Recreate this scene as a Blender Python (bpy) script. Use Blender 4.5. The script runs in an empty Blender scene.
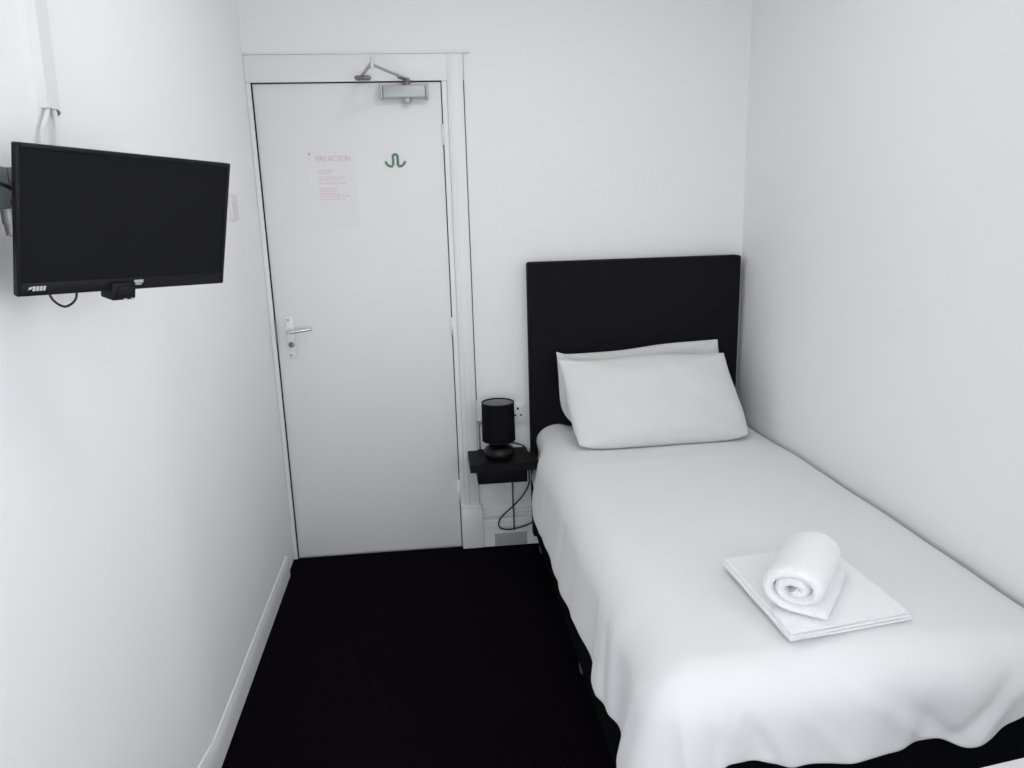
import bpy, bmesh, math, random
from mathutils import Vector, Matrix, noise
random.seed(7)
S = bpy.context.scene
COL = S.collection
PI = math.pi

# ------------------------------------------------------------------ materials
def mat(name, col, rough=.6, metal=0., bump=0., scale=200., spec=.5, sheen=0., var=0., vscale=4., bdist=.002):
    m = bpy.data.materials.new(name); m.use_nodes = True
    nt = m.node_tree; b = nt.nodes['Principled BSDF']
    b.inputs['Base Color'].default_value = (*col, 1)
    b.inputs['Roughness'].default_value = rough
    b.inputs['Metallic'].default_value = metal
    b.inputs['Specular IOR Level'].default_value = spec
    if sheen:
        b.inputs['Sheen Weight'].default_value = sheen
        b.inputs['Sheen Roughness'].default_value = .5
    tc = nt.nodes.new('ShaderNodeTexCoord')
    if bump:
        n = nt.nodes.new('ShaderNodeTexNoise'); n.inputs['Scale'].default_value = scale
        n.inputs['Detail'].default_value = 4
        bp = nt.nodes.new('ShaderNodeBump'); bp.inputs['Strength'].default_value = bump
        bp.inputs['Distance'].default_value = bdist
        nt.links.new(tc.outputs['Object'], n.inputs['Vector'])
        nt.links.new(n.outputs['Fac'], bp.inputs['Height'])
        nt.links.new(bp.outputs['Normal'], b.inputs['Normal'])
    if var:
        n2 = nt.nodes.new('ShaderNodeTexNoise'); n2.inputs['Scale'].default_value = vscale
        n2.inputs['Detail'].default_value = 3
        mx = nt.nodes.new('ShaderNodeMix'); mx.data_type = 'RGBA'
        mx.inputs[6].default_value = (*[c * (1 - var) for c in col], 1)
        mx.inputs[7].default_value = (*[min(1, c * (1 + var)) for c in col], 1)
        nt.links.new(tc.outputs['Object'], n2.inputs['Vector'])
        nt.links.new(n2.outputs['Fac'], mx.inputs[0])
        nt.links.new(mx.outputs[2], b.inputs['Base Color'])
    return m

M = dict(
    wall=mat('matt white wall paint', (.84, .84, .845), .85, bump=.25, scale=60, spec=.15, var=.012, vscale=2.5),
    wall_lit=mat('white wall paint with light painted in', (.90, .90, .905), .85, bump=.25, scale=60, spec=.15, var=.012, vscale=2.5),  # same wall paint, lightened to stand in for light missing on the left
    ceiling=mat('white ceiling paint', (.84, .84, .84), .9, bump=.1, scale=80, spec=.2),
    gloss=mat('white gloss woodwork', (.80, .80, .80), .38, bump=.05, scale=25, spec=.4, var=.01, vscale=3),
    door=mat('white painted door', (.79, .79, .79), .45, bump=.05, scale=18, spec=.35, var=.012, vscale=2),
    carpet=mat('black carpet', (.0035, .0022, .004), .98, bump=.9, scale=420, spec=.04, var=.3, vscale=180, bdist=.004),
    crack=mat('dark joint shade', (.05, .05, .055), .9),
    greyline=mat('grey filler', (.36, .36, .37), .9),
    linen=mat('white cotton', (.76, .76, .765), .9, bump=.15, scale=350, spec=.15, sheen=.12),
    pillow=mat('white pillowcase cotton', (.70, .695, .695), .9, bump=.12, scale=320, spec=.15, sheen=.1),
    towel=mat('white terry towel', (.90, .90, .91), .98, bump=.9, scale=260, spec=.05, sheen=.35, bdist=.004),
    black_fab=mat('black fabric', (.0085, .0075, .0095), .9, bump=.4, scale=500, spec=.15, var=.25, vscale=60),
    navy_fab=mat('dark bed base fabric', (.0035, .0035, .0055), .95, bump=.4, scale=500, spec=.06),
    black_wood=mat('black painted wood', (.0045, .004, .005), .6, bump=.05, scale=30, spec=.2),
    black_plastic=mat('black plastic', (.0065, .006, .007), .5, spec=.22),
    edge_plastic=mat('glossy black plastic', (.018, .015, .018), .25, spec=.5),
    screen=mat('dark screen', (.0075, .0075, .0095), .65, spec=.12),
    shade=mat('black lamp shade fabric', (.0055, .005, .006), .9, bump=.3, scale=400, spec=.1),
    lining=mat('grey shade lining', (.30, .31, .32), .7),
    ceramic=mat('black ceramic', (.005, .0045, .005), .4, spec=.3),
    chrome=mat('chrome', (.75, .75, .76), .18, metal=1.),
    steel=mat('brushed steel', (.62, .63, .63), .38, metal=1., bump=.1, scale=90),
    silver=mat('silver painted metal', (.46, .49, .49), .45, metal=.35),
    dark_metal=mat('grey metal', (.22, .21, .21), .45, metal=.6),
    castor=mat('grey castor plastic', (.09, .09, .095), .5),
    bracket=mat('grey green metal', (.17, .20, .20), .5, metal=.2),
    wplastic=mat('white plastic', (.80, .80, .80), .4, spec=.4),
    pinkplastic=mat('off white plastic', (.78, .72, .74), .45),
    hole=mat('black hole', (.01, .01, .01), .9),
    cable=mat('black cable', (.011, .011, .012), .5),
    lcable=mat('grey cable', (.20, .20, .205), .6),
    gcable=mat('dark grey conduit', (.10, .10, .105), .6),
    paper=mat('white paper', (.79, .788, .79), .8, spec=.2),
    red=mat('faded red print', (.68, .49, .52), .8),
    pink=mat('pale pink print', (.74, .63, .645), .8),
    green=mat('green print', (.13, .23, .18), .7),
    mark=mat('white print', (.50, .51, .55), .6),
    slots=mat('grey slots', (.36, .36, .37), .7),
    vent=mat('grey vent', (.42, .42, .43), .6, var=.08, vscale=30),
    table=mat('white table top', (.60, .575, .585), .45, bump=.03, scale=30),
    glass=None, frame=mat('white window frame', (.8, .8, .8), .4),
)
g = bpy.data.materials.new('window glass'); g.use_nodes = True
nt = g.node_tree; nt.nodes.clear()
o_ = nt.nodes.new('ShaderNodeOutputMaterial'); mx = nt.nodes.new('ShaderNodeMixShader')
t_ = nt.nodes.new('ShaderNodeBsdfTransparent'); gl = nt.nodes.new('ShaderNodeBsdfGlossy')
gl.inputs['Roughness'].default_value = .02; mx.inputs[0].default_value = .06
nt.links.new(t_.outputs[0], mx.inputs[1]); nt.links.new(gl.outputs[0], mx.inputs[2]); nt.links.new(mx.outputs[0], o_.inputs[0])
M['glass'] = g

# ------------------------------------------------------------------ mesh helpers
def new(): return bmesh.new()

def box(bm, x0, x1, y0, y1, z0, z1, bev=0., seg=2, mtx=None):
    r = bmesh.ops.create_cube(bm, size=1.)
    vs = r['verts']
    for v in vs:
        v.co = Vector((x0 + (v.co.x + .5) * (x1 - x0), y0 + (v.co.y + .5) * (y1 - y0), z0 + (v.co.z + .5) * (z1 - z0)))
    if bev:
        es = list({e for v in vs for e in v.link_edges})
        r2 = bmesh.ops.bevel(bm, geom=es, offset=bev, segments=seg, affect='EDGES', profile=.5, clamp_overlap=True)
        vs = list({v for f in r2['faces'] for v in f.verts} | {v for v in vs if v.is_valid})
    if mtx:
        for v in vs: v.co = mtx @ v.co
    return vs

def prism(bm, pts, axis, a, b, bev=0.):
    """closed polygon pts (2-D) extruded along axis from a to b"""
    def co(p, t):
        return {'x': (t, p[0], p[1]), 'y': (p[0], t, p[1]), 'z': (p[0], p[1], t)}[axis]
    A = [bm.verts.new(co(p, a)) for p in pts]; B = [bm.verts.new(co(p, b)) for p in pts]
    n = len(pts)
    fs = [bm.faces.new(A), bm.faces.new(list(reversed(B)))]
    for i in range(n): fs.append(bm.faces.new((A[i], B[i], B[(i + 1) % n], A[(i + 1) % n])))
    bmesh.ops.recalc_face_normals(bm, faces=fs)
    return A + B

def tube(bm, pts, r, seg=10, smooth_n=0):
    P = [Vector(p) for p in pts]
    if smooth_n:                                   # Catmull-Rom
        Q = []
        for i in range(len(P) - 1):
            p0 = P[max(i - 1, 0)]; p1 = P[i]; p2 = P[i + 1]; p3 = P[min(i + 2, len(P) - 1)]
            for k in range(smooth_n):
                t = k / smooth_n
                Q.append(.5 * ((2 * p1) + (p2 - p0) * t + (2 * p0 - 5 * p1 + 4 * p2 - p3) * t * t + (3 * p1 - p0 - 3 * p2 + p3) * t ** 3))
        P = Q + [P[-1]]
    T0 = (P[1] - P[0]).normalized()
    N = T0.orthogonal().normalized(); rings = []
    for i, p in enumerate(P):
        T = (P[min(i + 1, len(P) - 1)] - P[max(i - 1, 0)]).normalized()
        N = (N - T * N.dot(T)).normalized(); Bn = T.cross(N)
        rr = r(i / (len(P) - 1)) if callable(r) else r
        rings.append([bm.verts.new(p + (N * math.cos(2 * PI * k / seg) + Bn * math.sin(2 * PI * k / seg)) * rr) for k in range(seg)])
    for a, b in zip(rings, rings[1:]):
        for k in range(seg): bm.faces.new((a[k], a[(k + 1) % seg], b[(k + 1) % seg], b[k]))
    bm.faces.new(list(reversed(rings[0]))); bm.faces.new(rings[-1])

def lathe(bm, prof, c, seg=40, axis='z'):
    rings = []
    for (r, h) in prof:
        ring = []
        for k in range(seg):
            a = 2 * PI * k / seg
            if axis == 'z': p = (c[0] + r * math.cos(a), c[1] + r * math.sin(a), c[2] + h)
            elif axis == 'y': p = (c[0] + r * math.cos(a), c[1] + h, c[2] + r * math.sin(a))
            else: p = (c[0] + h, c[1] + r * math.cos(a), c[2] + r * math.sin(a))
            ring.append(bm.verts.new(p))
        rings.append(ring)
    fs = []
    for a, b in zip(rings, rings[1:]):
        for k in range(seg): fs.append(bm.faces.new((a[k], a[(k + 1) % seg], b[(k + 1) % seg], b[k])))
    fs.append(bm.faces.new(rings[0])); fs.append(bm.faces.new(rings[-1]))
    bmesh.ops.recalc_face_normals(bm, faces=fs)

def build(name, bm, m, parent=None, smooth=True, angle=35, origin=None):
    """link the bmesh (world coordinates) as ONE object; child coordinates are made relative to its parent"""
    me = bpy.data.meshes.new(name)
    if parent is not None:
        wl = world_loc(parent); off = Vector(wl); loc = (0, 0, 0)
    else:
        if origin is None:
            xs = [v.co for v in bm.verts]
            off = Vector(((min(v.x for v in xs) + max(v.x for v in xs)) / 2, (min(v.y for v in xs) + max(v.y for v in xs)) / 2, min(v.z for v in xs)))
        else: off = Vector(origin)
        loc = off
    for v in bm.verts: v.co -= off
    if smooth:
        for f in bm.faces: f.smooth = True
        for e in bm.edges:
            if len(e.link_faces) == 2 and e.calc_face_angle(0) > math.radians(angle): e.smooth = False
    bm.to_mesh(me); bm.free()
    me.materials.append(m)
    o = bpy.data.objects.new(name, me); COL.objects.link(o); o.location = loc
    o['_w'] = tuple(off)
    if parent is not None: o.parent = parent; o.location = (0, 0, 0)
    return o

def world_loc(o):
    return Vector(o['_w'])

def empty(name, loc, label=None, cat=None, group=None, kind=None):
    o = bpy.data.objects.new(name, None); COL.objects.link(o); o.location = loc; o['_w'] = tuple(loc)
    o.empty_display_size = .05
    return tag(o, label, cat, group, kind)

def tag(o, label=None, cat=None, group=None, kind=None):
    if label: o['label'] = label
    if cat: o['category'] = cat
    if group: o['group'] = group
    if kind: o['kind'] = kind
    return o

def struct(o, label=None, cat=None): return tag(o, label, cat, kind='structure')

# ------------------------------------------------------------------ dimensions (metres; end wall on y = 0, camera towards -y)
XR = 1.9877                       # right wall
KY, KX = -1.32, -.0179             # vertical corner in the left wall
KA = math.radians(7)             # the near stretch of the left wall turns away by this much
WY = -3.75                        # window wall behind the viewer
CH = 2.50                         # ceiling height
DW, DH = .7236, 1.981             # door leaf
def lw(y): return -.0225 - .0035 * y            # x of the far stretch of the left wall
nd = Vector((-math.sin(KA), -math.cos(KA), 0))  # along the near stretch, towards the viewer
nn = Vector((math.cos(KA), -math.sin(KA), 0))   # its normal, into the room
def near(d, z, out=0.):
    p = Vector((KX, KY, z)) + nd * d + nn * out
    return p

# ------------------------------------------------------------------ setting
b = new(); box(b, -1.1, 2.15, WY - .12, .0, -.06, 0); f = build('floor', b, M['carpet'], smooth=False); struct(f, 'black carpet covering the floor', 'floor')
b = new(); box(b, -1.1, 2.15, WY - .12, .15, CH, CH + .06); struct(build('ceiling', b, M['ceiling'], smooth=False), 'white ceiling', 'ceiling')

b = new()                         # end wall with the door opening
box(b, -.20, -.0055, 0, .15, -.06, CH)
box(b, .7285, 2.15, 0, .15, -.06, CH)
box(b, -.0055, .7285, 0, .15, DH + .006, CH)
box(b, -.0055, .7285, .06, .15, -.06, DH + .006)
struct(build('wall_back', b, M['wall'], smooth=False), 'white end wall with the door and headboard', 'wall')

VY0, VY1, VZ0, VZ1 = -3.58, -2.52, .88, 2.22      # added window in the right wall, out of view, to light the room
b = new()
box(b, XR, 2.15, WY - .12, VY0, -.06, CH); box(b, XR, 2.15, VY1, 0, -.06, CH); box(b, XR, 2.15, VY0, VY1, -.06, VZ0); box(b, XR, 2.15, VY0, VY1, VZ1, CH)
struct(build('wall_right', b, M['wall'], smooth=False), 'white right wall along the bed', 'wall')

e = near((KY - WY) / math.cos(KA), 0)
kn = []
for i in range(9):                # the corner is softly rounded by many coats of plaster and paint
    t_ = i / 8; p0 = Vector((lw(KY + .09), KY + .09)); p1 = Vector((KX, KY)); q_ = near(.09, 0); p2 = Vector((q_.x, q_.y))
    p_ = p0.lerp(p1, t_).lerp(p1.lerp(p2, t_), t_); kn.append((p_.x, p_.y))
pts = [(lw(0), .0)] + kn + [(e.x, e.y), (e.x - .15, e.y), (KX - .16, KY + .02), (lw(0) - .15, .0)]
b = new(); prism(b, pts, 'z', -.06, CH); struct(build('wall_left', b, M['wall_lit'], smooth=False), 'white left wall with a vertical corner behind the television', 'wall')

WX0, WX1, WZ0, WZ1 = -.38, .95, .34, 1.45      # window opening behind the viewer
b = new()
box(b, -1.1, WX0, WY - .12, WY, -.06, CH); box(b, WX1, 2.15, WY - .12, WY, -.06, CH)
box(b, WX0, WX1, WY - .12, WY, -.06, WZ0); box(b, WX0, WX1, WY - .12, WY, WZ1, CH)
struct(build('wall_front', b, M['wall'], smooth=False), 'white wall with the window behind the viewer', 'wall')
w = empty('window_1', ((WX0 + WX1) / 2, WY - .06, WZ0), 'white framed sash window behind the viewer', 'window', kind='structure')
b = new()
for x0, x1, z0, z1 in ((WX0, WX0 + .05, WZ0, WZ1), (WX1 - .05, WX1, WZ0, WZ1), (WX0, WX1, WZ0, WZ0 + .05), (WX0, WX1, WZ1 - .05, WZ1), (WX0, WX1, .90, .94)):
    box(b, x0, x1, WY - .085, WY - .04, z0, z1, .004)
build('window_frame', b, M['frame'], w)
b = new(); box(b, WX0 + .03, WX1 - .03, WY - .066, WY - .060, WZ0 + .03, WZ1 - .03); build('window_pane', b, M['glass'], w, smooth=False)
b = new(); box(b, WX0 - .05, WX1 + .05, WY - .04, WY + .06, WZ0 - .03, WZ0, .005); struct(build('trim_2', b, M['gloss']), 'white window sill behind the viewer', 'sill')

w = empty('added_window', (XR + .06, (VY0 + VY1) / 2, VZ0), 'unseen white framed window added in the right wall to light the room', 'window', kind='structure')
b = new()
for y0, y1, z0, z1 in ((VY0, VY0 + .05, VZ0, VZ1), (VY1 - .05, VY1, VZ0, VZ1), (VY0, VY1, VZ0, VZ0 + .05), (VY0, VY1, VZ1 - .05, VZ1), (VY0, VY1, 1.53, 1.57)):
    box(b, XR + .04, XR + .085, y0, y1, z0, z1, .004)
build('window_frame', b, M['frame'], w)
b = new(); box(b, XR + .060, XR + .066, VY0 + .03, VY1 - .03, VZ0 + .03, VZ1 - .03); build('window_pane', b, M['glass'], w, smooth=False)

# baseboard along the left wall (with its rounded top)
def base_prof(h, t):
    return [(0, 0), (t, 0), (t, h - .030), (t - .002, h - .018), (t * .5, h - .006), (t * .3, h), (0, h)]
b = new()
prof = base_prof(.090, .0115)
stops = [Vector((lw(-.165), -.165, 0)), Vector((KX, KY, 0)), near(1.2, 0)]
nrm = [Vector((1, 0, 0)), (Vector((1, 0, 0)) + nn).normalized() / math.cos(KA / 2), nn]
rings = [[b.verts.new((s.x + n.x * p[0], s.y + n.y * p[0], p[1])) for p in prof] for s, n in zip(stops, nrm)]
for A, B in zip(rings, rings[1:]):
    for k in range(len(prof)): b.faces.new((A[k], A[(k + 1) % len(prof)], B[(k + 1) % len(prof)], B[k]))
b.faces.new(rings[0]); b.faces.new(list(reversed(rings[-1]))); bmesh.ops.recalc_face_normals(b, faces=b.faces[:])
struct(build('baseboard_left', b, M['gloss']), 'white baseboard along the left wall', 'baseboard')

# moulded skirting of the end wall, right of the door
b = new()
prof = [(0, 0), (-.024, 0), (-.024, .100), (-.020, .104), (-.020, .116), (-.013, .124), (-.013, .132), (-.020, .138), (-.020, .150), (-.009, .158), (-.007, .172), (0, .174)]
prism(b, prof, 'x', .825, XR)
struct(build('baseboard_back', b, M['gloss'], angle=20), 'white moulded skirting below the bedside shelf', 'baseboard')

# door frame
t = empty('trim_1', (.36, -.01, 0), 'white door frame around the bedroom door', 'door frame', kind='structure')
b = new()
box(b, lw(0) + .001, -.0040, -.012, 0, 0, DH + .0038, .0015)
box(b, lw(0) + .001, .815, -.012, 0, DH + .0040, 2.084, .0015)
box(b, .7275, .7475, -.007, 0, 0, DH + .0040, .001)
box(b, .7485, .812, -.014, 0, .195, 2.0835, .003)
box(b, .757, .770, -.017, -.013, .195, 2.02, .0025)
build('architrave', b, M['gloss'], t)
b = new(); box(b, lw(0) + .001, .84, -.020, 0, 2.084, 2.092, .002); build('head_ledge', b, M['gloss'], t)
b = new(); box(b, .7285, .824, -.030, 0, 0, .188, .003); box(b, .7290, .822, -.026, 0, .188, .200, .004); build('plinth_block', b, M['gloss'], t)
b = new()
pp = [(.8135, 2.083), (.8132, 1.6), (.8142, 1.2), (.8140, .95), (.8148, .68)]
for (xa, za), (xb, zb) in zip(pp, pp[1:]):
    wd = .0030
    prism(b, [(xa, za), (xb, zb), (xb + wd, zb), (xa + wd, za)], 'y', -.0025, 0)  # dark strip laid on the wall in place of the shadow gap
build('crack_shade', b, M['crack'], t, smooth=False)['label'] = 'dark strip painting the shade in the crack along the outer edge of the frame'
b = new(); box(b, -.004, .0005, -.0135, -.004, .965, 1.062, .001); build('strike_plate', b, M['dark_metal'], t)['label'] = 'dark metal strike plate'

b = new(); box(b, -.0042, .0004, -.004, .0, .0, DH + .0042); box(b, -.0042, .7270, -.004, .0, DH + .0006, DH + .0042); box(b, .7241, .7273, -.0015, .0, .0, DH)  # black strips standing in for the shade inside the door gap
build('gap_shade', b, M['hole'], t, smooth=False)['label'] = 'black strips painting the shade in the gap around the door leaf'

# conduit clip and thin dark conduit beside the shelf
cd = empty('wall_conduit', (.82, -.01, .17), 'thin dark vertical cable running down the wall under the black shelf', 'cable')
b = new(); tube(b, [(.962, -.010, .395), (.962, -.010, .180), (.962, -.029, .165), (.962, -.029, .075)], .0036, 8); build('conduit', b, M['gcable'], cd)
cd['_w'] = tuple(cd.location)
ac = empty('aerial_cable', (.824, -.008, .46), 'grey cable clipped to the wall between the door frame and the lamp', 'cable')
b = new(); tube(b, [(.824, -.004, .458), (.823, -.004, .575)], .0028, 8); build('cable_run', b, M['lcable'], ac)
b = new(); box(b, .816, .834, -.012, 0, .572, .588, .002); build('clip', b, M['greyline'], ac)

# ------------------------------------------------------------------ the door
d = empty('door_1', (DW / 2, .02, 0), 'white flush bedroom door with a lever handle and overhead closer', 'door', kind='structure')
b = new(); box(b, .0005, DW, 0, .042, .006, DH, .0015); build('door_leaf', b, M['door'], d)
for z0, z1 in ((1.742, 1.822), (.972, 1.048), (.212, .322)):
    h = new(); box(h, .716, .7465, -.0035, .002, z0, z1, .001)
    tube(h, [(.7252, -.0055, z0), (.7252, -.0055, z1)], .0058, 10)
    build('hinge', h, M['gloss'], d)
hd = empty('lever_handle', (.057, 0, .99)); hd.parent = d; hd.location = Vector((.057, 0, .99)) - d.location
b = new(); box(b, .040, .073, -.008, 0, .905, 1.078, .003); build('escutcheon', b, M['wplastic'], hd)
b = new()
tube(b, [(.054, -.007, 1.020), (.054, -.042, 1.020), (.060, -.050, 1.020), (.085, -.050, 1.022), (.115, -.049, 1.026), (.148, -.047, 1.029)], lambda u: .0085 - .002 * u, 12, 5)
build('lever', b, M['chrome'], hd)['label'] = 'chrome lever'
b = new(); lathe(b, [(.011, 0), (.0115, -.006), (.010, -.009), (.002, -.010)], (.057, -.007, .963), 24, 'y'); box(b, .0555, .0585, -.024, -.012, .952, .974, .001)
build('thumb_turn', b, M['dark_metal'], hd)['label'] = 'grey thumb turn'
for z in (.918, 1.066):
    b = new(); lathe(b, [(.0038, 0), (.0038, -.0025), (.001, -.003)], (.052, -.0075, z), 16, 'y'); build('screw', b, M['dark_metal'], hd)
# closer
dc = empty('door_closer', (.58, -.02, 1.95)); dc.parent = d; dc.location = Vector((.58, -.02, 1.95)) - d.location
b = new(); box(b, .497, .664, -.048, 0, 1.918, 1.966, .006, 3); build('closer_body', b, M['silver'], dc)
for x0, x1 in ((.487, .497), (.664, .674)):
    b = new(); box(b, x0, x1, -.051, 0, 1.914, 1.970, .004); build('end_cap', b, M['silver'], dc)
b = new(); lathe(b, [(.015, 0), (.015, -.016), (.010, -.020), (.002, -.020)], (.590, -.026, 1.918), 24); build('valve_cap', b, M['silver'], dc)
b = new(); lathe(b, [(.014, 0), (.014, .020), (.009, .028), (.002, .029)], (.592, -.026, 1.964), 20)
def bar(bm, p, q, wdt, h):
    p = Vector(p); q = Vector(q); t = (q - p); L = t.length; t.normalize(); n = Vector((-t.y, t.x, 0)).normalized(); u = t.cross(n)
    mtx = Matrix((( t.x, n.x, u.x, p.x), (t.y, n.y, u.y, p.y), (t.z, n.z, u.z, p.z), (0, 0, 0, 1)))
    box(bm, 0, L, -wdt / 2, wdt / 2, -h / 2, h / 2, min(wdt, h) * .25, 2, mtx)
bar(b, (.592, -.026, 1.988), (.566, -.066, 1.990), .022, .007)
build('arm_head', b, M['dark_metal'], dc)
b = new(); bar(b, (.588, -.036, 1.990), (.478, -.300, 1.996), .017, .006); build('arm', b, M['silver'], dc)
b = new(); bar(b, (.478, -.300, 2.003), (.424, -.040, 2.003), .013, .007); build('link_rod', b, M['silver'], dc)
b = new(); lathe(b, [(.0065, -.010), (.0065, .024), (.003, .028)], (.478, -.300, 1.992), 16); build('elbow', b, M['steel'], dc)
b = new(); box(b, .394, .456, -.046, -.012, 1.991, 1.999, .002); box(b, .400, .450, -.016, -.012, 1.987, 2.006, .001); build('frame_shoe', b, M['dark_metal'], dc)

# ------------------------------------------------------------------ notice and sticker on the door
def text_bm(txt, size, mtx, depth=.0004, xs=1.):
    cu = bpy.data.curves.new('text', 'FONT'); cu.body = txt; cu.size = size; cu.extrude = depth; cu.resolution_u = 3
    cu.align_x = 'LEFT'
    ob = bpy.data.objects.new('text', cu); COL.objects.link(ob)
    bpy.context.view_layer.update()
    me = bpy.data.meshes.new_from_object(ob.evaluated_get(bpy.context.evaluated_depsgraph_get()))
    bm = new(); bm.from_mesh(me)
    bpy.data.objects.remove(ob); bpy.data.curves.remove(cu); bpy.data.meshes.remove(me)
    for v in bm.verts:
        v.co.x *= xs; v.co = mtx @ v.co
    return bm
def upright(x, y, z):             # text in the x-z plane, facing -y
    return Matrix(((1, 0, 0, x), (0, 0, -1, y), (0, 1, 0, z), (0, 0, 0, 1)))
n = empty('fire_notice', (.28, -.001, 1.43), 'white paper notice with a faded red heading taped to the door', 'notice')
b = new(); box(b, .185, .372, -.0009, -.0002, 1.432, 1.728); build('sheet', b, M['paper'], n, smooth=False)
build('heading', text_bm('FIRE ACTION', .031, upright(.217, -.0012, 1.690), xs=.74), M['red'], n, smooth=False)['label'] = 'faded red heading'
b = new()
for z, x1, s in ((1.652, .283, 0), (1.643, .270, 0), (1.626, .320, 0), (1.617, .312, 0), (1.604, .326, 0), (1.582, .292, 0), (1.573, .285, 1), (1.562, .300, 1), (1.553, .345, 0), (1.542, .318, 0)):
    x = .222
    while x < x1:
        l = random.uniform(.010, .026); l = min(l, x1 - x + .004)
        box(b, x, x + l, -.0013, -.0009, z, z + .0052); x += l + .0035
build('print_lines', b, M['pink'], n, smooth=False)['label'] = 'pale red lines of print'
b = new(); lathe(b, [(.0045, 0), (.004, -.002), (.001, -.003)], (.193, -.0009, 1.719), 16, 'y'); build('pin', b, M['vent'], n)

st = empty('door_sticker', (.527, -.001, 1.65), 'small green emblem sticker on the door right of the notice', 'sticker')
b = new(); lathe(b, [(.046, -.0002), (.046, -.0008)], (.527, 0, 1.682), 40, 'y'); build('disc', b, M['paper'], st, smooth=False)
b = new()
def arc(bm, cx, cz, r, wd, a0, a1, n=14, y0=-.0012, y1=-.0008):
    A = []
    for i in range(n + 1):
        a = math.radians(a0 + (a1 - a0) * i / n); A.append((math.cos(a), math.sin(a)))
    outer = [(cx + c * (r + wd / 2), cz + s * (r + wd / 2)) for c, s in A]; inner = [(cx + c * (r - wd / 2), cz + s * (r - wd / 2)) for c, s in A]
    prism(bm, outer + inner[::-1], 'y', y0, y1)
arc(b, .513, 1.687, .022, .010, 185, 285); arc(b, .545, 1.687, .022, .010, 255, 355)
arc(b, .5295, 1.702, .0090, .0105, 0, 180)
prism(b, [(.515, 1.668), (.5255, 1.668), (.5258, 1.703), (.5155, 1.703)], 'y', -.0012, -.0008)
prism(b, [(.533, 1.666), (.545, 1.666), (.5437, 1.703), (.5332, 1.703)], 'y', -.0012, -.0008)
build('emblem', b, M['green'], st, smooth=False)['label'] = 'green emblem'

# ------------------------------------------------------------------ light switch on the left wall
s = empty('light_switch', (lw(-.43), -.43, 1.475), 'off white light switch on the left wall beside the television', 'light switch')
x = lw(-.43)
b = new(); box(b, x, x + .009, -.475, -.389, 1.477, 1.563, .003); build('switch_plate', b, M['pinkplastic'], s)
b = new(); box(b, x + .009, x + .014, -.442, -.422, 1.505, 1.537, .002); build('rocker', b, M['pinkplastic'], s)

# ------------------------------------------------------------------ television
TV = Matrix.Translation((.1199, -1.7547, 1.4868)) @ Matrix.Rotation(.957, 4, 'Z') @ Matrix.Rotation(.199, 4, 'X') @ Matrix.Rotation(.046, 4, 'Y')
tw, th = .41, .2395
def tvb(bm):
    for v in bm.verts: v.co = TV @ v.co
    return bm
tv = empty('television', TV @ Vector((0, .02, -th / 2)), 'black flat television tilted on a wall bracket', 'television')
b = new(); box(b, -tw / 2, tw / 2, 0.0, .010, -th / 2, th / 2, .003, 3); box(b, -tw / 2 + .022, tw / 2 - .022, .009, .026, -th / 2 + .010, th / 2 - .020, .008, 3); box(b, -.13, .13, .024, .044, -.085, .075, .008); build('housing', tvb(b), M['black_plastic'], tv)
b = new()
bz, bb = .007, .022
for x0, x1, z0, z1 in ((-tw / 2, -tw / 2 + bz, -th / 2, th / 2), (tw / 2 - bz, tw / 2, -th / 2, th / 2), (-tw / 2 + bz, tw / 2 - bz, th / 2 - bz, th / 2), (-tw / 2 + bz, tw / 2 - bz, -th / 2, -th / 2 + bb)):
    box(b, x0, x1, -.0035, .004, z0, z1, .0015)
build('bezel', tvb(b), M['black_plastic'], tv)
b = new(); box(b, -tw / 2 + bz, tw / 2 - bz, -.0010, .004, -th / 2 + bb, th / 2 - bz); build('screen', tvb(b), M['screen'], tv, smooth=False)
b = new(); box(b, -.048, -.001, -.013, .022, -th / 2 - .0165, -th / 2 + .016, .004); box(b, -.038, -.008, -.0155, -.010, -th / 2 - .010, -th / 2 + .010, .002); build('sensor_pod', tvb(b), M['black_plastic'], tv)
b = new()
for x0 in (-.026, -.012): box(b, x0, x0 + .007, -.0150, -.012, -th / 2 - .0160, -th / 2 - .0130, .0008)
build('sensor_light', tvb(b), M['mark'], tv)['label'] = 'pale indicator marks'
zl = -th / 2 + .0085
b = new()
prism(b, [(-.189, zl + .002), (-.183, zl + .0035), (-.181, zl + .0075), (-.187, zl + .006)], 'y', -.0045, -.0034)
for i, x0 in enumerate((-.182, -.1765, -.171, -.1655)):
    sk = .0015
    prism(b, [(x0, zl), (x0 + .0040, zl), (x0 + .0040 + sk, zl + .0075), (x0 + sk, zl + .0075)], 'y', -.0045, -.0034)
build('logo', tvb(b), M['mark'], tv, smooth=False)['label'] = 'small white lettering at the lower left'
b = new()
for x0, w_ in ((.0005, .0035), (.0045, .0030), (.0080, .0035), (.0120, .0030), (.0155, .0035)):
    box(b, x0, x0 + w_, -.0045, -.0034, zl + .0035, zl + .0090)
for x0, w_ in ((.0030, .004), (.0078, .003), (.0115, .004)): box(b, x0, x0 + w_, -.0045, -.0034, zl - .0002, zl + .0024)
build('badge', tvb(b), M['mark'], tv, smooth=False)['label'] = 'small white badge near the middle of the lower edge'
b = new()
tube(b, [(-.142, .030, -.10), (-.140, .022, -th / 2 - .002), (-.132, .018, -th / 2 - .018), (-.115, .016, -th / 2 - .0275), (-.097, .018, -th / 2 - .019), (-.091, .022, -th / 2 - .002), (-.091, .030, -.10)], .0021, 8, 6)
build('cable_loop', tvb(b), M['cable'], tv)

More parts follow.
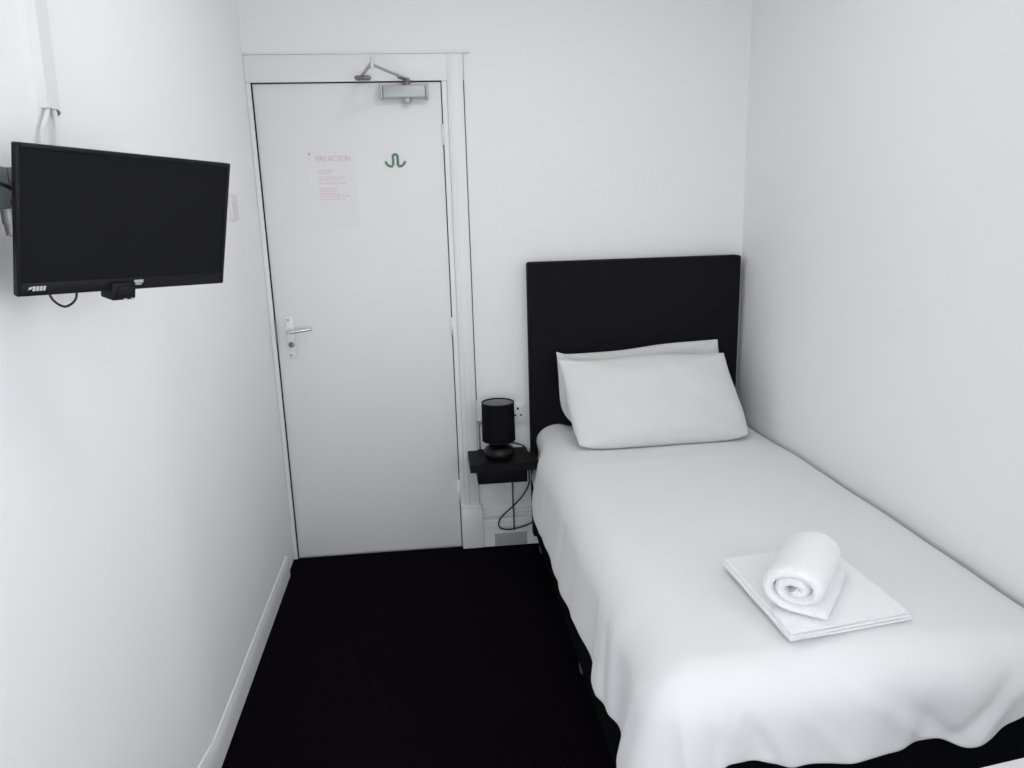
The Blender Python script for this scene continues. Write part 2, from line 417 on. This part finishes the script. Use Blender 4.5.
# bracket: plate on the wall, arm, joint and head
br = empty('television_bracket', near(.50, 1.50), 'grey swing-arm wall bracket holding the television', 'bracket')
nw = Matrix(((nd.x, nn.x, 0, KX), (nd.y, nn.y, 0, KY), (0, 0, 1, 0), (0, 0, 0, 1)))   # local (along the wall, out of it, up)
b = new(); box(b, .55, .66, 0, .006, 1.45, 1.64, .002, 2, nw); build('wall_plate', b, M['bracket'], br)
A = near(.60, 1.549, .035); Bk = TV @ Vector((-.02, .075, .0)); Bk.z = 1.549
mid = A.lerp(Bk, .27)
b = new(); bar(b, A, mid, .022, .066); box(b, .58, .62, .004, .040, 1.52, 1.578, .003, 2, nw); build('arm', b, M['bracket'], br)
b = new(); lathe(b, [(.004, -.058), (.012, -.056), (.0125, -.040), (.0145, -.036), (.0145, -.014), (.010, -.012), (.010, .030)], (mid.x, mid.y, 1.53), 20); build('pivot', b, M['dark_metal'], br)
b = new(); bar(b, mid + Vector((0, 0, .010)), Bk + Vector((0, 0, .010)), .02, .044)
bh = new(); box(bh, -.055, .055, .0525, .060, -.055, .055, .002); box(bh, -.02, .02, .060, .090, -.02, .07, .004); tvb(bh)
me_ = bpy.data.meshes.new('t'); bh.to_mesh(me_); bh.free(); b.from_mesh(me_); bpy.data.meshes.remove(me_)
build('tilt_head', b, M['bracket'], br)
# black leads hanging around the bracket
ld = empty('television_lead', near(.40, 1.5, .05), 'black lead looping beside the wall bracket left of the television', 'cable')
b = new()
L = [near(d_, z_, o_) for d_, z_, o_ in ((.66, 1.556, .075), (.615, 1.557, .08), (.585, 1.549, .085), (.566, 1.540, .085), (.573, 1.533, .085), (.579, 1.524, .085), (.574, 1.516, .085), (.560, 1.514, .083), (.54, 1.518, .080))]
tube(b, L, .0036, 8, 6); build('lead', b, M['cable'], ld)

# cable cover and the two leads leaving it
tr = empty('cable_trunking', near(.30, 1.698, 0), 'white plastic cable cover running up the left wall above the television', 'cable cover')
b = new()
for d0, d1, z0, z1 in ((.199, .229, 1.712, CH),):
    v = [(near(.245, CH, o), near(.283, CH, o), near(.325, 1.698, o), near(.287, 1.698, o)) for o in (0, .016)]
    A_ = [b.verts.new(p) for p in v[0]]; B_ = [b.verts.new(p) for p in v[1]]
    b.faces.new(A_); b.faces.new(B_[::-1])
    for k in range(4): b.faces.new((A_[k], B_[k], B_[(k + 1) % 4], A_[(k + 1) % 4]))
    bmesh.ops.recalc_face_normals(b, faces=b.faces[:])
build('cover', b, M['wplastic'], tr, smooth=False)
b = new(); tube(b, [near(.286, 1.695, .006), near(.282, 1.691, .010)], .005, 8); build('screw', b, M['dark_metal'], tr)
for i, (da, db, lab) in enumerate(((.314, .350, 'white lead on the left of the two leaving the cable cover'), (.296, .305, 'white lead on the right of the two leaving the cable cover'))):
    b = new(); tube(b, [near(da, 1.697, .008), near((da + db) / 2 - .002, 1.68, .011), near(db, 1.645, .010), near(db + .01, 1.585, .010), near(db + .02, 1.52, .012)], .0045, 8, 5)
    tag(build('power_lead', b, M['wplastic']), lab, 'cable', 'white leads below the cable cover')

# ------------------------------------------------------------------ bedside shelf, lamp, socket
sh = empty('bedside_shelf', (.905, -.10, .36), 'black floating bedside shelf fixed to the wall beside the bed', 'shelf')
SZ = .456
b = new(); prism(b, [(.768, -.212), (1.055, -.214), (1.055, -.080), (1.020, -.080), (1.020, 0), (.768, 0)], 'z', SZ - .034, SZ); build('shelf_board', b, M['black_wood'], sh)
b = new(); box(b, .800, 1.010, -.175, 0, SZ - .100, SZ - .0325, .002); build('shelf_box', b, M['black_wood'], sh)

LX, LY = .898, -.125
lp = empty('table_lamp', (LX, LY, SZ), 'small black table lamp with a drum shade standing on the shelf', 'lamp')
b = new(); lathe(b, [(.040, 0), (.054, .003), (.064, .014), (.066, .028), (.060, .043), (.044, .056), (.022, .063), (.010, .066)], (LX, LY, SZ + .0005), 48); build('lamp_base', b, M['ceramic'], lp, angle=60)
b = new(); lathe(b, [(.007, .065), (.007, .085), (.011, .087), (.011, .098), (.015, .100), (.015, .130), (.012, .132)], (LX, LY, SZ), 24); build('stem', b, M['chrome'], lp)['label'] = 'chrome stem'
b = new()
zb, zt, rb, rt = SZ + .080, SZ + .243, .0705, .0685
lathe(b, [(rb, zb), (rt, zt), (rt - .0025, zt), (rb - .0025, zb), (rb, zb)], (LX, LY, 0), 64)
build('lamp_shade', b, M['shade'], lp)
for z_, r_ in ((zb, rb), (zt, rt)): 
    b = new(); 
    ring = [(LX + (r_ - .0012) * math.cos(2 * PI * k / 48), LY + (r_ - .0012) * math.sin(2 * PI * k / 48), z_) for k in range(49)]
    tube(b, ring, .0022, 6); build('shade_rim', b, M['black_plastic'], lp)
b = new(); lathe(b, [(rb - .003, zb + .004), (rt - .003, zt - .004), (rt - .0038, zt - .004), (rb - .0038, zb + .004), (rb - .003, zb + .004)], (LX, LY, 0), 64); build('shade_lining', b, M['lining'], lp)['label'] = 'grey shade lining'
b = new()
lathe(b, [(.013, .126), (.018, .140), (.026, .158), (.028, .176), (.022, .196), (.008, .206)], (LX, LY, SZ), 24); build('bulb', b, M['wplastic'], lp)
b = new()
for a in (0, 2 * PI / 3, 4 * PI / 3):
    tube(b, [(LX + .013 * math.cos(a), LY + .013 * math.sin(a), SZ + .118), (LX + (rb - .004) * math.cos(a), LY + (rb - .004) * math.sin(a), SZ + .110)], .0015, 6)
build('shade_carrier', b, M['chrome'], lp)
b = new()
tube(b, [(LX + .030, LY + .045, SZ + .052), (LX + .05, LY + .075, SZ + .040), (LX + .085, LY + .09, SZ + .028), (1.018, -.038, SZ + .010), (1.0315, -.036, SZ - .03), (1.033, -.040, .36), (1.032, -.045, .300),
         (1.005, -.062, .255), (.965, -.05, .205), (.915, -.05, .160), (.892, -.05, .128), (.899, -.05, .098), (.940, -.05, .088), (1.00, -.05, .098), (1.042, -.045, .112)], .0034, 8, 8)
build('lamp_flex', b, M['cable'], lp)

so = empty('wall_socket', (.985, 0, .56), 'white double wall socket half hidden behind the lamp shade', 'socket')
b = new(); box(b, .885, 1.031, -.009, 0, .570, .656, .003); build('socket_plate', b, M['wplastic'], so)
for cx in (.925, .995):
    for x0, x1, z0, z1 in ((-.0045, .0045, .630, .640), (-.016, -.007, .602, .609), (.009, .018, .602, .609)):
        b = new(); box(b, cx + x0, cx + x1, -.0096, -.008, z0, z1); build('pin_hole', b, M['hole'], so, smooth=False)['label'] = 'black pin hole'
for cx in (.945, 1.015):
    b = new(); box(b, cx - .006, cx + .006, -.0125, -.008, .632, .650, .0015); build('rocker', b, M['wplastic'], so)

v = empty('skirting_vent', (.947, -.024, 0), 'grey rectangular vent plate on the skirting under the shelf', 'vent')
b = new(); box(b, .874, 1.020, -.028, -.0242, .002, .062, .0015); build('vent_plate', b, M['vent'], v)
b = new()
for k in range(9): box(b, .892 + k * .0125, .898 + k * .0125, -.0288, -.0275, .012, .052)
build('vent_slots', b, M['slots'], v, smooth=False)

# ------------------------------------------------------------------ bed
X0, Y1, TOPZ = 1.048, -1.945, .572
bed = empty('single_bed', (1.51, -1.0, 0), 'single divan bed with a tall black padded headboard', 'bed')
b = new(); box(b, 1.045, 1.960, -.068, -.004, .05, 1.268, .010, 3); build('headboard', b, M['black_fab'], bed)['label'] = 'tall black headboard'
b = new(); box(b, 1.066, 1.972, -1.925, -.072, .120, .425, .042, 5); box(b, 1.058, 1.973, -1.926, -.071, .045, .29, .010, 3); build('divan_base', b, M['navy_fab'], bed)['label'] = 'dark fabric divan base'
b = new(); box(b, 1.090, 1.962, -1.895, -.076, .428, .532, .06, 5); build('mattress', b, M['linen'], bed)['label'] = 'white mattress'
for x_, y_ in ((1.074, -.13), (1.074, -1.03), (1.074, -1.86), (1.94, -.13), (1.94, -1.86)):
    b = new(); lathe(b, [(.016, -.011), (.0225, -.008), (.0225, .008), (.016, .011)], (x_, y_, .0226), 24, 'x'); box(b, x_ - .006, x_ + .006, y_ - .008, y_ + .008, .024, .047)
    build('castor', b, M['castor'], bed)['label'] = 'grey castor'

# ---- duvet
R = .105
def interp(t, tab):
    if t <= tab[0][0]: return tab[0][1]
    for (a, u), (c, w_) in zip(tab, tab[1:]):
        if t <= c:
            k = (t - a) / (c - a); k = k * k * (3 - 2 * k); return u + (w_ - u) * k
    return tab[-1][1]
HL = [(.08, .330), (.30, .300), (.55, .280), (.95, .283), (1.15, .302), (1.35, .305), (1.53, .286), (1.70, .300), (1.80, .300), (1.95, .285)]   # hem height along the left side
HF = [(1.03, .350), (1.10, .395), (1.20, .398), (1.32, .375), (1.42, .366), (1.53, .374), (1.63, .388), (1.675, .372), (1.74, .386), (1.79, .408), (1.84, .440), (1.98, .455)]
def gauss(x, c, w_): return math.exp(-((x - c) / w_) ** 2)
def left_fold(y):                 # how far the hem swings out (+) of the side, y counted from the end wall
    return (.012 * gauss(y, .30, .14) - .004 * gauss(y, .75, .12) + .004 * gauss(y, 1.05, .12) - .016 * gauss(y, 1.43, .075) + .010 * gauss(y, 1.55, .06)
            - .022 * gauss(y, 1.70, .075) + .020 * gauss(y, 1.86, .09) + .0015 * math.sin(y * 31))
def foot_fold(x):
    return (.010 * gauss(x, 1.16, .05) - .012 * gauss(x, 1.235, .035) + .008 * gauss(x, 1.30, .05) + .010 * gauss(x, 1.47, .07) - .012 * gauss(x, 1.60, .05)
            + .010 * gauss(x, 1.70, .045) - .014 * gauss(x, 1.79, .035) + .008 * gauss(x, 1.90, .05) )
def sheet_point(xf, yf, a, bo):
    """xf, yf: foot point on the bed top; a, bo: overhang lengths past the left and foot edges"""
    dd = math.hypot(a, bo)
    x, y, z = xf, yf, TOPZ
    # gentle life of the top
    z += .008 * noise.noise(Vector((xf * 2.2, yf * 2.2, 3))) + .0028 * noise.noise(Vector((xf * 7, yf * 5, 9)))
    hd = min(1, max(0, (yf + .64) / .2)) * (bo <= 0)          # pressed down under the pillows
    z += .014 * (1 - hd) * (1 - min(1, abs(xf - 1.5) / .5) ** 2) - .008 * hd * min(1, max(0, (xf - 1.12) / .06))
    z += .018 * gauss(xf, 1.165, .035) * gauss(yf, -.085, .06) - .012 * gauss(yf, -.08, .12) * gauss(xf, 1.06, .12)
    z -= .022 * max(0, (xf - 1.93) / .055) ** 2
    if dd > 1e-6:
        nx, ny = -a / dd, -bo / dd
        arc_l = PI / 2 * R
        if dd < arc_l: out = R * math.sin(dd / R); drop = R * (1 - math.cos(dd / R)); k = 0
        else: k = dd - arc_l; out = R; drop = R + k
        fa = (a / dd) ** 2
        f_ = min(1, max(0, (dd - .03) / .30)) ** 1.2
        yy_ = -(yf + ny * out)
        swing = fa * (.044 - .034 * (1 - min(1, max(0, (yy_ - .20) / .20))) + left_fold(yy_)) + (1 - fa) * (.022 + 1.5 * foot_fold(xf))
        if a > 0 and bo > 0: swing += .03 * math.sin(2 * math.atan2(bo, a)) ** 2 * (1 + .5 * math.sin(5 * math.atan2(bo, a)))
        out += swing * f_
        out += .004 * noise.noise(Vector((xf * 6 + a * 4, yf * 6 + bo * 4, 5))) * min(1, dd / .1)
        # creases pulled in from the foot corner and along the hem
        lx = xf + nx * out
        cr = 0.
        for xc, k_, w_, am in ((1.085, .10, .012, .008), (1.130, .25, .010, -.007), (1.165, .42, .011, .008), (1.205, .55, .009, -.008), (1.225, .60, .010, .006), (1.300, .9, .018, .005), (1.44, 1.25, .022, .007), (1.50, 1.25, .020, -.007), (1.60, -.35, .02, .006), (1.80, -1.0, .02, -.010), (1.84, -1.0, .025, .008)):
            cr += am * gauss(lx, xc + k_ * max(0, drop - .05), w_) * min(1, max(0, (dd - .07) / .12)) * (1 - fa)
        ly = -(yf + ny * out)
        for yc, k_, w_, am in ((1.50, -.25, .022, .007), (1.60, -.30, .020, -.009), (1.655, -.20, .020, .007), (1.80, .1, .02, .006), (1.22, -.15, .03, .004), (.95, -.1, .03, -.004), (.55, -.1, .03, .004)):
            cr += am * gauss(ly, yc + k_ * max(0, .30 - drop), w_) * min(1, max(0, (dd - .06) / .12)) * fa
        out += cr
        x += nx * out; y += ny * out; z -= drop
        if fa > .5:                                   # tucked in behind the corner of the bedside shelf
            x += .030 * (1 - min(1, max(0, (-y - .215) / .09))) * gauss(z, .450, .062)
    return (x, y, z)
XI, YI, XW = X0 + R, Y1 + R, XR - .012
cols = [('in', i / 44) for i in range(44)] + [('ov', i / 26) for i in range(27)]
rows = [('in', i / 84) for i in range(84)] + [('ov', i / 26) for i in range(27)]
b = new(); gridv = []
for ku, tu in rows:
    yf = (-.0745 + (YI + .0745) * tu) if ku == 'in' else YI
    row = []
    for kv, tv_ in cols:
        xf = (XW + (XI - XW) * tv_) if kv == 'in' else XI
        La = (TOPZ - interp(-yf if ku == 'in' else 1.92, HL)) + (PI / 2 - 1) * R
        Lb = (TOPZ - interp(xf if kv == 'in' else 1.06, HF)) + (PI / 2 - 1) * R
        a = La * tv_ if kv == 'ov' else 0; bo = Lb * tu if ku == 'ov' else 0
        p = sheet_point(xf, yf, a, bo)
        row.append(b.verts.new((min(p[0], XR - .012), min(p[1], -.0745), p[2])))
    gridv.append(row)
for A_, B_ in zip(gridv, gridv[1:]):
    for k in range(len(A_) - 1): b.faces.new((A_[k], A_[k + 1], B_[k + 1], B_[k]))
bmesh.ops.recalc_face_normals(b, faces=b.faces[:])
if sum(f.normal.z for f in b.faces) < 0: bmesh.ops.reverse_faces(b, faces=b.faces[:])
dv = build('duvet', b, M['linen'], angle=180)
tag(dv, 'white duvet spread over the bed, draping down its left side and foot', 'duvet')
md = dv.modifiers.new('thickness', 'SOLIDIFY'); md.thickness = .008; md.offset = -1
md = dv.modifiers.new('smooth', 'SUBSURF'); md.levels = 1; md.render_levels = 1

# ---- pillows
def pillow(name, w_, h_, t_, mtx, label, seed, ears, sag, shear=0., low=0.):
    bm = new(); N1, N2 = 48, 34
    def pt(u, v, side):
        pr = max(0., (1 - abs(u) ** 2.6)) ** .55 * max(0., (1 - abs(v) ** 2.4)) ** .55
        x = w_ / 2 * u * (1 - ears * (1 - abs(v) ** 3)) * (1 + .03 * (-v))
        y = h_ / 2 * v * (1 - ears * .7 * (1 - abs(u) ** 4))
        y += sag(u, v)
        if v < 0:                      # lower corners sit rounded under the weight
            x *= 1 - low * abs(v) ** 3; y *= 1 - .14 * abs(u) ** 7
        x -= shear * v
        z = side * t_ / 2 * pr
        q = Vector((u * 3, v * 2.4, seed))
        z += side * pr * .012 * noise.noise(q) + pr * .004 * noise.noise(q * 2.7)
        z += .006 * noise.noise(Vector((u * 4, v * 3, seed + 20))) * (1 - pr)
        # creases running in from the corners
        for cu_, cv in ((1, 1), (-1, 1), (1, -1), (-1, -1)):
            du, dvv = abs(cu_ - u), abs(cv - v); r_ = math.hypot(du, dvv); an = math.atan2(dvv, du)
            z -= side * .010 * math.exp(-r_ * 2.2) * math.sin(an * 6 + seed) * pr ** .3
        return mtx @ Vector((x, y, z))
    G = {}
    for s in (1, -1):
        for i in range(N1 + 1):
            for j in range(N2 + 1):
                u = math.sin((i / N1 - .5) * PI) * .35 + (2 * i / N1 - 1) * .65; v = math.sin((j / N2 - .5) * PI) * .35 + (2 * j / N2 - 1) * .65
                edge = i in (0, N1) or j in (0, N2)
                if edge and (1, i, j) in G and s == -1: G[(s, i, j)] = G[(1, i, j)]
                else: G[(s, i, j)] = bm.verts.new(pt(u, v, s))
        for i in range(N1):
            for j in range(N2):
                q = [G[(s, i, j)], G[(s, i + 1, j)], G[(s, i + 1, j + 1)], G[(s, i, j + 1)]]
                bm.faces.new(q if s == 1 else q[::-1])
    bmesh.ops.recalc_face_normals(bm, faces=bm.faces[:])
    o = build(name, bm, M['pillow'], angle=180)
    tag(o, label, 'pillow', 'white pillows leaning on the headboard')
    m_ = o.modifiers.new('smooth', 'SUBSURF'); m_.levels = 1; m_.render_levels = 1
    return o
def plane_m(c, xdir, ydir):
    x = Vector(xdir).normalized(); y = Vector(ydir); y = (y - x * y.dot(x)).normalized(); z = x.cross(y)
    return Matrix(((x.x, y.x, z.x, c[0]), (x.y, y.y, z.y, c[1]), (x.z, y.z, z.z, c[2]), (0, 0, 0, 1)))
pillow('pillow', .726, .335, .10, plane_m((1.512, -.138, .741), (1, -.0, .012), (0, .10, 1)), 'white pillow at the back, against the black headboard', 3.1, .015, lambda u, v: (.012 * math.tanh(3 * (u - .05)) + .012 * math.exp(-((u + 1) / .07) ** 2)) * (v > 0) * v, .012, .16)
pillow('pillow', .725, .388, .14, plane_m((1.505, -.340, .729), (1, .03, -.004), (0, .215, .335)), 'white pillow in front, covering most of the other pillow', 8.4, .030, lambda u, v: .006 * math.sin(u * 4 + .8) * (v > 0) * v, .020, .075)

# ---- towels
def hm(x, y):                    # height of the duvet top near the towels
    return sheet_point(x, y, 0, 0)[2]
TZ = max(hm(1.36 + .3 * i / 6, -1.82 + .33 * j / 6) for i in range(7) for j in range(7)) + .001
b = new()
# folded bath towel: a strip folded over twice, seen end-on along the front edge
def rr(bm, x0, x1, y0, y1, z0, z1, k, skew):
    nseg = 26
    prof = []
    hh = (z1 - z0) / 2
    for i in range(9): a = PI / 2 + PI * i / 8; prof.append((x0 + hh + hh * math.cos(a), (z0 + z1) / 2 + hh * math.sin(a)))
    for i in range(1, 12): prof.append((x0 + hh + (x1 - x0 - 2 * hh) * i / 12, z0))
    for i in range(9): a = -PI / 2 + PI * i / 8; prof.append((x1 - hh + hh * math.cos(a), (z0 + z1) / 2 + hh * math.sin(a)))
    for i in range(1, 12): prof.append((x1 - hh + (x0 - x1 + 2 * hh) * i / 12, z1))
    rings = []
    for j in range(nseg + 1):
        y = y0 + (y1 - y0) * j / nseg; e_ = min(j, nseg - j) / 2.; sq = .55 + .45 * min(1, e_)
        ring = []
        for (px, pz) in prof:
            zc = (z0 + z1) / 2
            q = noise.noise(Vector((px * 9, y * 9, k * 3.)))
            ring.append(bm.verts.new((px + skew * (y - y0) + .003 * noise.noise(Vector((y * 14, k, 1))), y + .004 * noise.noise(Vector((px * 12, k, 7))), zc + (pz - zc) * sq + .0022 * q)))
        rings.append(ring)
    n = len(prof)
    for A_, B_ in zip(rings, rings[1:]):
        for i in range(n): bm.faces.new((A_[i], A_[(i + 1) % n], B_[(i + 1) % n], B_[i]))
    bm.faces.new(rings[0]); bm.faces.new(rings[-1][::-1])
T1 = .0095
rr(b, 1.350, 1.648, -1.855, -1.500, TZ, TZ + T1, 0, -.02)
rr(b, 1.346, 1.645, -1.858, -1.504, TZ + T1 * .92, TZ + T1 * 1.9, 1, -.02)
rr(b, 1.349, 1.638, -1.855, -1.507, TZ + T1 * 1.82, TZ + T1 * 2.75, 2, -.02)
bmesh.ops.recalc_face_normals(b, faces=b.faces[:])
for v_ in b.verts: v_.co.y += .15 * (v_.co.x - 1.35)
o = build('bath_towel', b, M['towel'], angle=60)
tag(o, 'white folded bath towel lying flat on the bed under the rolled towel', 'towel')
TT = TZ + T1 * 2.75 + .0015

# rolled hand towel: spiral strip with thickness, its loose end tucked out to the right
ax = Vector((.160, .205, 0)).normalized(); sd = Vector((ax.y, -ax.x, 0)); Lr = .245
c0 = Vector((1.383, -1.795, TT + .0580))
b = new()
turns, r0, r1 = 2.15, .006, .0565
th_ = (r1 - r0) / turns * 1.03
cen = []
NS = 110
a_end = -PI / 2 + .15
for i in range(NS + 1):
    u = i / NS; a = a_end - 2 * PI * turns * (1 - u); r_ = r0 + (r1 - th_ / 2 - r0) * u
    cen.append((r_ * 1.48 * math.cos(a), r_ * .98 * math.sin(a) - .002))
for i in range(1, 9): cen.append((cen[NS][0] + .0075 * i, cen[NS][1] - .0003 * i))
def strip(cen, th):
    Lf, Rt = [], []
    for i, p in enumerate(cen):
        q0 = cen[max(i - 1, 0)]; q1 = cen[min(i + 1, len(cen) - 1)]
        tx, tz = q1[0] - q0[0], q1[1] - q0[1]; l = math.hypot(tx, tz); nx, nz = -tz / l, tx / l
        k = min(i, len(cen) - 1 - i); tt = th / 2 * (.55 if k == 0 else .85 if k == 1 else 1)
        Lf.append((p[0] + nx * tt, p[1] + nz * tt)); Rt.append((p[0] - nx * tt, p[1] - nz * tt))
    return Lf, Rt
NL = 20
rings = []
for j in range(NL + 1):
    s_ = j / NL; e_ = min(j, NL - j); sq = {0: .45, 1: .85}.get(e_, 1.)
    Lf, Rt = strip(cen, th_ * sq)
    ring = []
    for idx, (px, pz) in enumerate(Lf + Rt[::-1]):
        ii = idx if idx < len(Lf) else 2 * len(Lf) - 1 - idx
        tele = .010 * (1 - ii / len(cen)) * (1 if s_ > .5 else -1) * 0 + .004 * noise.noise(Vector((ii * .08, s_ * 2, 4)))
        bulge = 1 + .03 * math.sin(PI * s_) + .02 * noise.noise(Vector((px * 25, pz * 25, s_ * 3)))
        p = c0 + ax * (Lr * s_ + tele) + sd * (px * bulge) + Vector((0, 0, pz * (bulge if pz > 0 else 1)))
        ring.append(b.verts.new(p))
    rings.append(ring)
n_ = len(rings[0])
for A_, B_ in zip(rings, rings[1:]):
    for k in range(n_): b.faces.new((A_[k], A_[(k + 1) % n_], B_[(k + 1) % n_], B_[k]))
for ring, rev in ((rings[0], 0), (rings[-1], 1)):
    m_ = n_ // 2
    for k in range(m_ - 1):
        q = (ring[k], ring[k + 1], ring[n_ - 2 - k], ring[n_ - 1 - k]); b.faces.new(q[::-1] if rev else q)
bmesh.ops.recalc_face_normals(b, faces=b.faces[:])
o = build('hand_towel', b, M['towel'], angle=70)
tag(o, 'white hand towel rolled up on top of the folded bath towel', 'towel')

# ------------------------------------------------------------------ white table whose back edge just enters the lower right corner
tm = Matrix.Translation((1.359, -2.377, 0)) @ Matrix.Rotation(math.radians(7.7), 4, 'Z')
tb = empty('white_table', tm @ Vector((.2, -.23, 0)), 'white table beyond the foot of the bed, its edge showing bottom right', 'table')
b = new(); box(b, -.10, .50, -.46, 0, .695, .72, .004, 2, tm); build('tabletop', b, M['table'], tb)
b = new(); box(b, -.06, .46, -.42, -.04, .63, .6945, .002, 2, tm); build('apron', b, M['table'], tb)
for x_ in (-.065, .425):
    for y_ in (-.425, -.075):
        b = new(); box(b, x_, x_ + .04, y_, y_ + .04, 0, .6945, .003, 2, tm); build('leg', b, M['table'], tb)

# ------------------------------------------------------------------ light: daylight through the window behind the viewer, added side window, added ceiling fill
W = bpy.data.worlds.new('sky'); S.world = W; W.use_nodes = True
W.node_tree.nodes['Background'].inputs[0].default_value = (.80, .90, 1.0, 1); W.node_tree.nodes['Background'].inputs[1].default_value = .4
def area(name, loc, rot, sx, sy, energy, col):
    la = bpy.data.lights.new(name, 'AREA'); la.shape = 'RECTANGLE'; la.size = sx; la.size_y = sy
    la.energy = energy; la.color = col
    lo = bpy.data.objects.new(name, la); COL.objects.link(lo); lo.location = loc; lo.rotation_euler = [math.radians(v) for v in rot]
area('window_daylight', ((WX0 + WX1) / 2, WY - .03, (WZ0 + WZ1) / 2), (90, 0, 0), WX1 - WX0 - .1, WZ1 - WZ0 - .1, 18.2, (.90, .955, 1.))
area('added_side_daylight', (XR + .03, (VY0 + VY1) / 2, (VZ0 + VZ1) / 2), (90, 0, 90), VY1 - VY0 - .1, VZ1 - VZ0 - .1, 16.3, (.985, .99, 1.))  # light for the added side window
area('ceiling_fill', (.95, -1.2, CH - .05), (0, 0, 0), .32, .32, 5.5, (1., .965, .93))  # added fill light under the ceiling, without a fixture

# ------------------------------------------------------------------ camera
f_, pitch, roll, yaw = 762.5668, .2342, -.0287, .1015
fw = Vector((math.sin(yaw) * math.cos(pitch), math.cos(yaw) * math.cos(pitch), -math.sin(pitch)))
r_ = Vector((math.cos(yaw), -math.sin(yaw), 0)); u_ = r_.cross(fw)
r2 = r_ * math.cos(roll) + u_ * math.sin(roll); u2 = -r_ * math.sin(roll) + u_ * math.cos(roll)
cam = bpy.data.cameras.new('camera'); co = bpy.data.objects.new('camera', cam); COL.objects.link(co)
cam.sensor_width = 36; cam.lens = f_ / 1024 * 36; cam.shift_x = 1.6556 / 1024; cam.shift_y = 3.9026 / 1024
cam.clip_start = .02
co.matrix_world = Matrix(((r2.x, u2.x, -fw.x, .6386), (r2.y, u2.y, -fw.y, -3.2134), (r2.z, u2.z, -fw.z, 1.498), (0, 0, 0, 1)))
S.camera = co

for o in bpy.data.objects:
    if '_w' in o: del o['_w']

vs = S.view_settings; vs.view_transform = 'Standard'; vs.look = 'None'; vs.gamma = 1; vs.use_curve_mapping = False; vs.exposure = 0
S.cycles.max_bounces = 16; S.cycles.diffuse_bounces = 12; S.cycles.use_denoising = True
S.cycles.sample_clamp_indirect = 10
